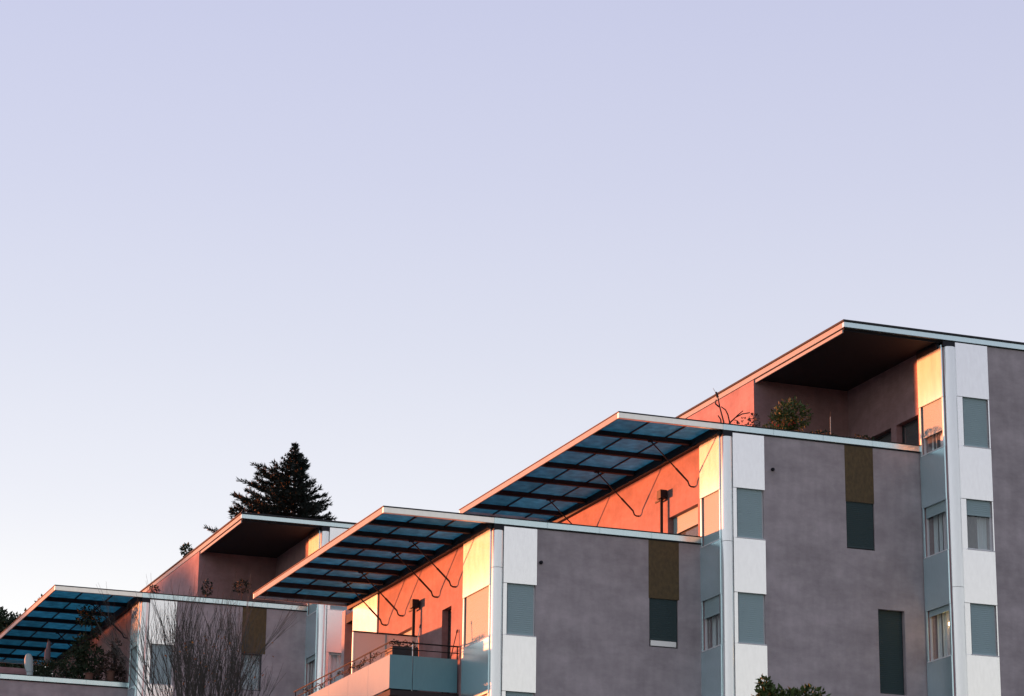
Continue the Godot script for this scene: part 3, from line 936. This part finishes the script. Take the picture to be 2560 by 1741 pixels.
func terrace_things() -> void:
	# top terrace, in front of the loggia
	var ty := 18.69
	plant("round_shrub", Vector3(33.28, ty, -65.8), "round dark green shrub in a pot on the top terrace before the dark loggia", "shrub",
		[[Vector3(33.3, 19.93, -65.8), Vector3(0.52, 0.42, 0.45)], [Vector3(33.0, 19.75, -65.75), Vector3(0.40, 0.32, 0.35)]], 0.10, 900, M.leaf_green)
	var fl := plant("flowering_plant", Vector3(32.65, ty, -65.6), "low bright green plant with red flowers left of the round terrace shrub", "plant",
		[[Vector3(32.65, 19.38, -65.6), Vector3(0.42, 0.20, 0.22)]], 0.08, 900, M.leaf_green, true, [0.8, 2.0])
	var fg := Geo.new()
	for k in 16:
		blob(fg, Vector3(32.3 + rng.randf() * 0.9, 19.45 + rng.randf() * 0.16, -65.4), Vector3(0.02, 0.02, 0.02), 5, 0.04, [0.7, 1.3])
	stuff(put("flowers", fl, fg.mesh(), M.red_flower))
	plant("grassy_plant", Vector3(31.75, ty, -65.5), "dry straw coloured plant beside the dead branches on the top terrace", "plant",
		[[Vector3(31.7, 19.42, -65.5), Vector3(0.36, 0.16, 0.2)], [Vector3(31.95, 19.58, -65.5), Vector3(0.14, 0.22, 0.14)]], 0.09, 260, M.leaf_brown, true, [0.8, 2.4])
	plant("low_shrub", Vector3(34.1, ty, -65.5), "low dark shrub at the foot of the pale stake on the terrace", "shrub",
		[[Vector3(34.1, 19.32, -65.5), Vector3(0.5, 0.14, 0.2)]], 0.08, 700, M.leaf_dark)
	plant("low_shrub", Vector3(35.3, ty, -65.5), "low dark shrub below the loggia's left window, right of the pale stake", "shrub",
		[[Vector3(35.3, 19.34, -65.5), Vector3(0.4, 0.13, 0.2)]], 0.08, 700, M.leaf_dark)
	var stake := thing("plant_stake", Vector3(34.38, ty, -65.6), "thin pale upright stake standing on the top terrace", "stake")
	var sg := Geo.new()
	sg.tube([Vector3(34.38, ty, -65.6), Vector3(34.39, 19.95, -65.6)], [0.012, 0.012], 6)
	put("shaft", stake, sg.mesh(), M.shutter)
	var sg2 := Geo.new()
	sg2.tube([Vector3(34.39, 19.95, -65.6), Vector3(34.40, 20.1, -65.6)], [0.008, 0.006], 6)
	put("tip", stake, sg2.mesh(), M.pot_dark)
	var dead := thing("dead_branches", Vector3(31.2, ty, -65.6), "bare dark branches of a dead plant at the terrace corner, against the sky", "plant")
	var dg := Geo.new()
	for s in [[[31.10, 18.8], [31.04, 19.44], [30.92, 19.83], [30.86, 20.08], [30.81, 20.24]], [[31.2, 18.8], [31.22, 19.46], [31.16, 19.66], [31.08, 19.78], [30.94, 19.85]], [[30.92, 19.86], [30.80, 19.93], [30.78, 19.93], [30.80, 20.05]], [[31.2, 18.9], [31.24, 19.45], [31.45, 19.66], [31.62, 19.81]], [[31.22, 19.42], [31.4, 19.6], [31.6, 19.72], [31.83, 19.78]], [[31.0, 18.9], [30.95, 19.5], [30.86, 19.6]]]:
		var pts := []
		var rad := []
		for k in s.size():
			pts.append(Vector3(s[k][0], s[k][1], -65.6 + 0.02 * k))
			rad.append(lerpf(0.024, 0.012, float(k) / s.size()))
		dg.tube(pts, rad, 6)
	dg.tube([Vector3(30.85, 20.12, -65.55), Vector3(30.80, 20.27, -65.55)], [0.038, 0.03], 7)
	put("branches", dead, dg.mesh(), M.bark)
	var tip := Geo.new()
	tip.tube([Vector3(30.80, 20.24, -65.55), Vector3(30.71, 20.37, -65.55)], [0.009, 0.006], 6)
	put("pale_twig", dead, tip.mesh(), M.fleece)
	# terrace before the left block's loggia
	var dy := 17.86
	for q in [[Vector3(21.0, dy, -91.0), Vector3(21.02, 18.60, -91.0), Vector3(0.20, 0.18, 0.18), "small rounded shrub at the left end of the left block's upper terrace"], [Vector3(22.95, dy, -91.2), Vector3(22.95, 18.86, -91.2), Vector3(0.22, 0.36, 0.22), "narrow dark shrub by the corner of the left block's loggia"], [Vector3(24.15, dy, -91.0), Vector3(24.15, 18.98, -91.0), Vector3(0.42, 0.30, 0.3), "wider dark shrub inside the left block's loggia, near the canopy tip"]]:
		plant("terrace_shrub", q[0], q[3], "shrub", [[q[1] - Vector3(0, 0.06, 0), q[2] * 0.8]], 0.09, 800, M.needle, true, [0.5, 1.4], "shrubs on the left block's upper terrace")
	# lower left terrace, full of plants
	var ey := 14.94
	plant("clipped_hedge", Vector3(17.8, ey, -92.3), "low clipped dark hedge behind the lower left parapet", "hedge",
		[[Vector3(17.5, 15.72, -92.3), Vector3(0.42, 0.32, 0.3)], [Vector3(18.0, 15.74, -92.3), Vector3(0.42, 0.32, 0.3)]], 0.08, 1100, M.leaf_dark, false)
	plant("leafy_bush", Vector3(18.9, ey, -92.4), "large bushy dark plant in the middle of the lower left terrace", "bush",
		[[Vector3(18.6, 15.95, -92.4), Vector3(0.45, 0.5, 0.4)], [Vector3(19.2, 16.2, -92.4), Vector3(0.5, 0.55, 0.4)], [Vector3(18.85, 16.65, -92.4), Vector3(0.28, 0.4, 0.3)], [Vector3(19.0, 15.6, -92.3), Vector3(0.6, 0.4, 0.3)]], 0.13, 520, M.leaf_dark)
	plant("slender_tree", Vector3(19.35, ey, -92.6), "slender potted tree with a round open crown under the left glass canopy", "tree",
		[[Vector3(19.15, 17.85, -92.6), Vector3(0.46, 0.30, 0.4)], [Vector3(18.95, 17.6, -92.6), Vector3(0.3, 0.2, 0.3)], [Vector3(19.4, 17.3, -92.6), Vector3(0.16, 0.34, 0.2)]], 0.12, 330, M.leaf_dark)
	plant("russet_shrub", Vector3(20.0, ey, -92.2), "brown leaved shrub against the orange wall of the lower left terrace", "shrub",
		[[Vector3(19.95, 16.05, -92.2), Vector3(0.42, 0.5, 0.3)], [Vector3(20.02, 16.72, -92.1), Vector3(0.16, 0.16, 0.15)], [Vector3(19.75, 15.6, -92.0), Vector3(0.5, 0.45, 0.3)], [Vector3(20.1, 15.5, -91.8), Vector3(0.22, 0.4, 0.2)]], 0.11, 480, M.leaf_brown)
	var urn := thing("wrapped_plant", Vector3(17.02, ey, -92.1), "pale rounded upright bundle like a wrapped plant at the lower left parapet", "wrapped plant")
	var ug := Geo.new()
	ug.tube([Vector3(17.05, ey, -92.1), Vector3(17.05, 15.5, -92.1), Vector3(17.0, 15.75, -92.1), Vector3(16.98, 15.98, -92.1), Vector3(16.96, 16.12, -92.1), Vector3(16.95, 16.17, -92.1)], [0.10, 0.11, 0.15, 0.15, 0.10, 0.02], 14)
	put("cover", urn, ug.mesh(), M.fleece)
	put("tie", urn, ring_mesh(0.125, 0.012), M.shutter, Transform3D(Basis(), Vector3(17.04, 15.55, -92.1)))
	var par := thing("closed_parasol", Vector3(17.72, ey, -92.6), "closed faded parasol standing behind the low hedge on the lower left terrace", "parasol")
	var pg := Geo.new()
	pg.tube([Vector3(17.72, 15.9, -92.6), Vector3(17.72, 16.05, -92.6), Vector3(17.72, 16.42, -92.6), Vector3(17.74, 16.5, -92.6), Vector3(17.75, 16.7, -92.6), Vector3(17.75, 16.76, -92.6)], [0.09, 0.11, 0.10, 0.07, 0.06, 0.01], 10)
	put("canopy_cloth", par, pg.mesh(), M.canvas)
	var pp := Geo.new()
	pp.tube([Vector3(17.72, ey, -92.6), Vector3(17.72, 16.8, -92.6)], [0.02, 0.02], 8)
	put("pole", par, pp.mesh(), M.pot_dark)
	for q in [[Vector3(19.05, ey, -91.75), 0.0], [Vector3(19.8, ey, -91.75), 1.0]]:
		var pt := thing("terracotta_pot", q[0], "clay coloured pot glimpsed among the %s on the lower left terrace" % ("bush leaves" if q[1] < 0.5 else "brown shrub leaves"), "pot", "pots on the lower left terrace")
		var tg := Geo.new()
		var h: float = 0.62 + 0.12 * q[1]
		tg.tube([q[0], q[0] + Vector3(0, h - 0.06, 0), q[0] + Vector3(0, h, 0)], [0.10, 0.14, 0.15], 14)
		put("pot_body", pt, tg.mesh(), M.terracotta)
		put("rim", pt, ring_mesh(0.15, 0.018), M.terracotta, Transform3D(Basis(), q[0] + Vector3(0, h, 0)))


func ring_mesh(r: float, t: float) -> Mesh:
	var m := TorusMesh.new()
	m.inner_radius = r - t
	m.outer_radius = r + t
	m.rings = 18
	m.ring_segments = 8
	return m


func trees() -> void:
	conifer(Vector3(38.42, 36.02, -134.62))
	bare_tree(Vector3(14.68, GROUND, -58.2))
	leafy_tree("broadleaf_tree", Vector3(24.85, GROUND, -49.3), Vector3(24.75, 8.32, -49.3), "leafy green tree top at the bottom edge, before the middle facade",
		[[Vector3(-0.35, 0.22, 0), Vector3(0.55, 0.52, 0.7)], [Vector3(0.28, 0.2, 0.1), Vector3(0.6, 0.58, 0.7)], [Vector3(-0.58, 0.84, 0), Vector3(0.12, 0.10, 0.12)], [Vector3(-0.5, 0.5, 0), Vector3(0.2, 0.35, 0.2)], [Vector3(0, -0.9, 0), Vector3(1.2, 0.9, 1.2)]], 0.12, 5200, M.leaf_green)
	leafy_tree("broadleaf_tree", Vector3(29.6, GROUND, -47.0), Vector3(29.6, 8.2, -47.0), "dark tree top just showing in the bottom right corner",
		[[Vector3(0, 0, 0), Vector3(0.9, 0.75, 0.9)], [Vector3(0.5, -0.8, 0), Vector3(1.3, 0.9, 1.2)]], 0.13, 1200, M.leaf_dark)
	var hill := 10.0
	leafy_tree("hill_tree", Vector3(24.8, hill - 9, -147.8), Vector3(24.8, 26.2, -147.8), "broad dark tree crown at the left edge of the photo, beyond the canopy",
		[[Vector3(-0.3, 0.8, 0), Vector3(1.9, 1.5, 1.8)], [Vector3(2.2, 0.4, 0), Vector3(1.6, 1.5, 1.6)], [Vector3(1.0, -2.5, 0), Vector3(3.5, 2.5, 2.5)]], 0.26, 1500, M.leaf_dark, "trees on the hill beyond the left block")
	leafy_tree("shade_tree", Vector3(-3, GROUND, -124), Vector3(-3, 15.8, -124), "tall unseen tree added to shade the lower left terrace and its wall",  # trees of this name are unseen, added to block the low sun
		[[Vector3(0, 0, 0), Vector3(3.0, 3.6, 2.4)], [Vector3(3.0, -0.4, 1.5), Vector3(2.6, 3.6, 2.4)], [Vector3(-2.6, -1.4, -1.0), Vector3(2.2, 3.2, 2.2)]], 0.35, 640, M.leaf_dark)
	leafy_tree("shade_tree", Vector3(-8, GROUND, -140), Vector3(-8, 19.4, -140), "tallest unseen tree, added to dim the sun on the left block behind its loggia",
		[[Vector3(0, 0, 0), Vector3(3.6, 3.2, 2.4)], [Vector3(2.6, -1.5, 1.5), Vector3(3.0, 3.4, 2.4)], [Vector3(-2.6, -3, -1.0), Vector3(2.6, 3.2, 2.2)]], 0.35, 720, M.leaf_dark)
	leafy_tree("shade_tree", Vector3(-17, GROUND, -124), Vector3(-17, 10.3, -124), "wide unseen tree, added to shade the balcony and the lower side wall",
		[[Vector3(0, 0, 0), Vector3(3.4, 3.4, 2.4)], [Vector3(3.0, -0.8, 1.0), Vector3(2.8, 3.2, 2.4)], [Vector3(-3.0, -0.4, -1.0), Vector3(3.0, 3.2, 2.2)]], 0.35, 900, M.leaf_dark)
	leafy_tree("shade_tree", Vector3(-11, GROUND, -91), Vector3(-11, 10.5, -91), "rounded unseen tree, added to keep the sun off the bare tree",
		[[Vector3(0, 0, 0), Vector3(2.6, 2.6, 2.4)], [Vector3(1.6, -1.0, 0.5), Vector3(2.0, 2.4, 2.0)], [Vector3(-1.6, -1.0, -0.5), Vector3(2.0, 2.2, 2.0)]], 0.35, 600, M.leaf_dark)
	leafy_tree("hill_tree", Vector3(27.7, hill - 9, -147.4), Vector3(27.7, 27.2, -147.4), "slim pointed tree top just over the left canopy's sloping edge",
		[[Vector3(0.05, 1.0, 0), Vector3(0.35, 0.9, 0.4)], [Vector3(0, -0.6, 0), Vector3(0.9, 1.2, 0.9)]], 0.22, 1500, M.leaf_dark, "trees on the hill beyond the left block")
	leafy_tree("hill_tree", Vector3(35.4, hill - 6, -145.8), Vector3(35.4, 31.0, -145.8), "small round tree top above the left block's sloping roof edge",
		[[Vector3(0.0, 1.15, 0), Vector3(0.27, 0.30, 0.3)], [Vector3(0.1, -1.2, 0), Vector3(0.7, 1.2, 0.7)]], 0.20, 1700, M.leaf_dark, "trees on the hill beyond the left block")
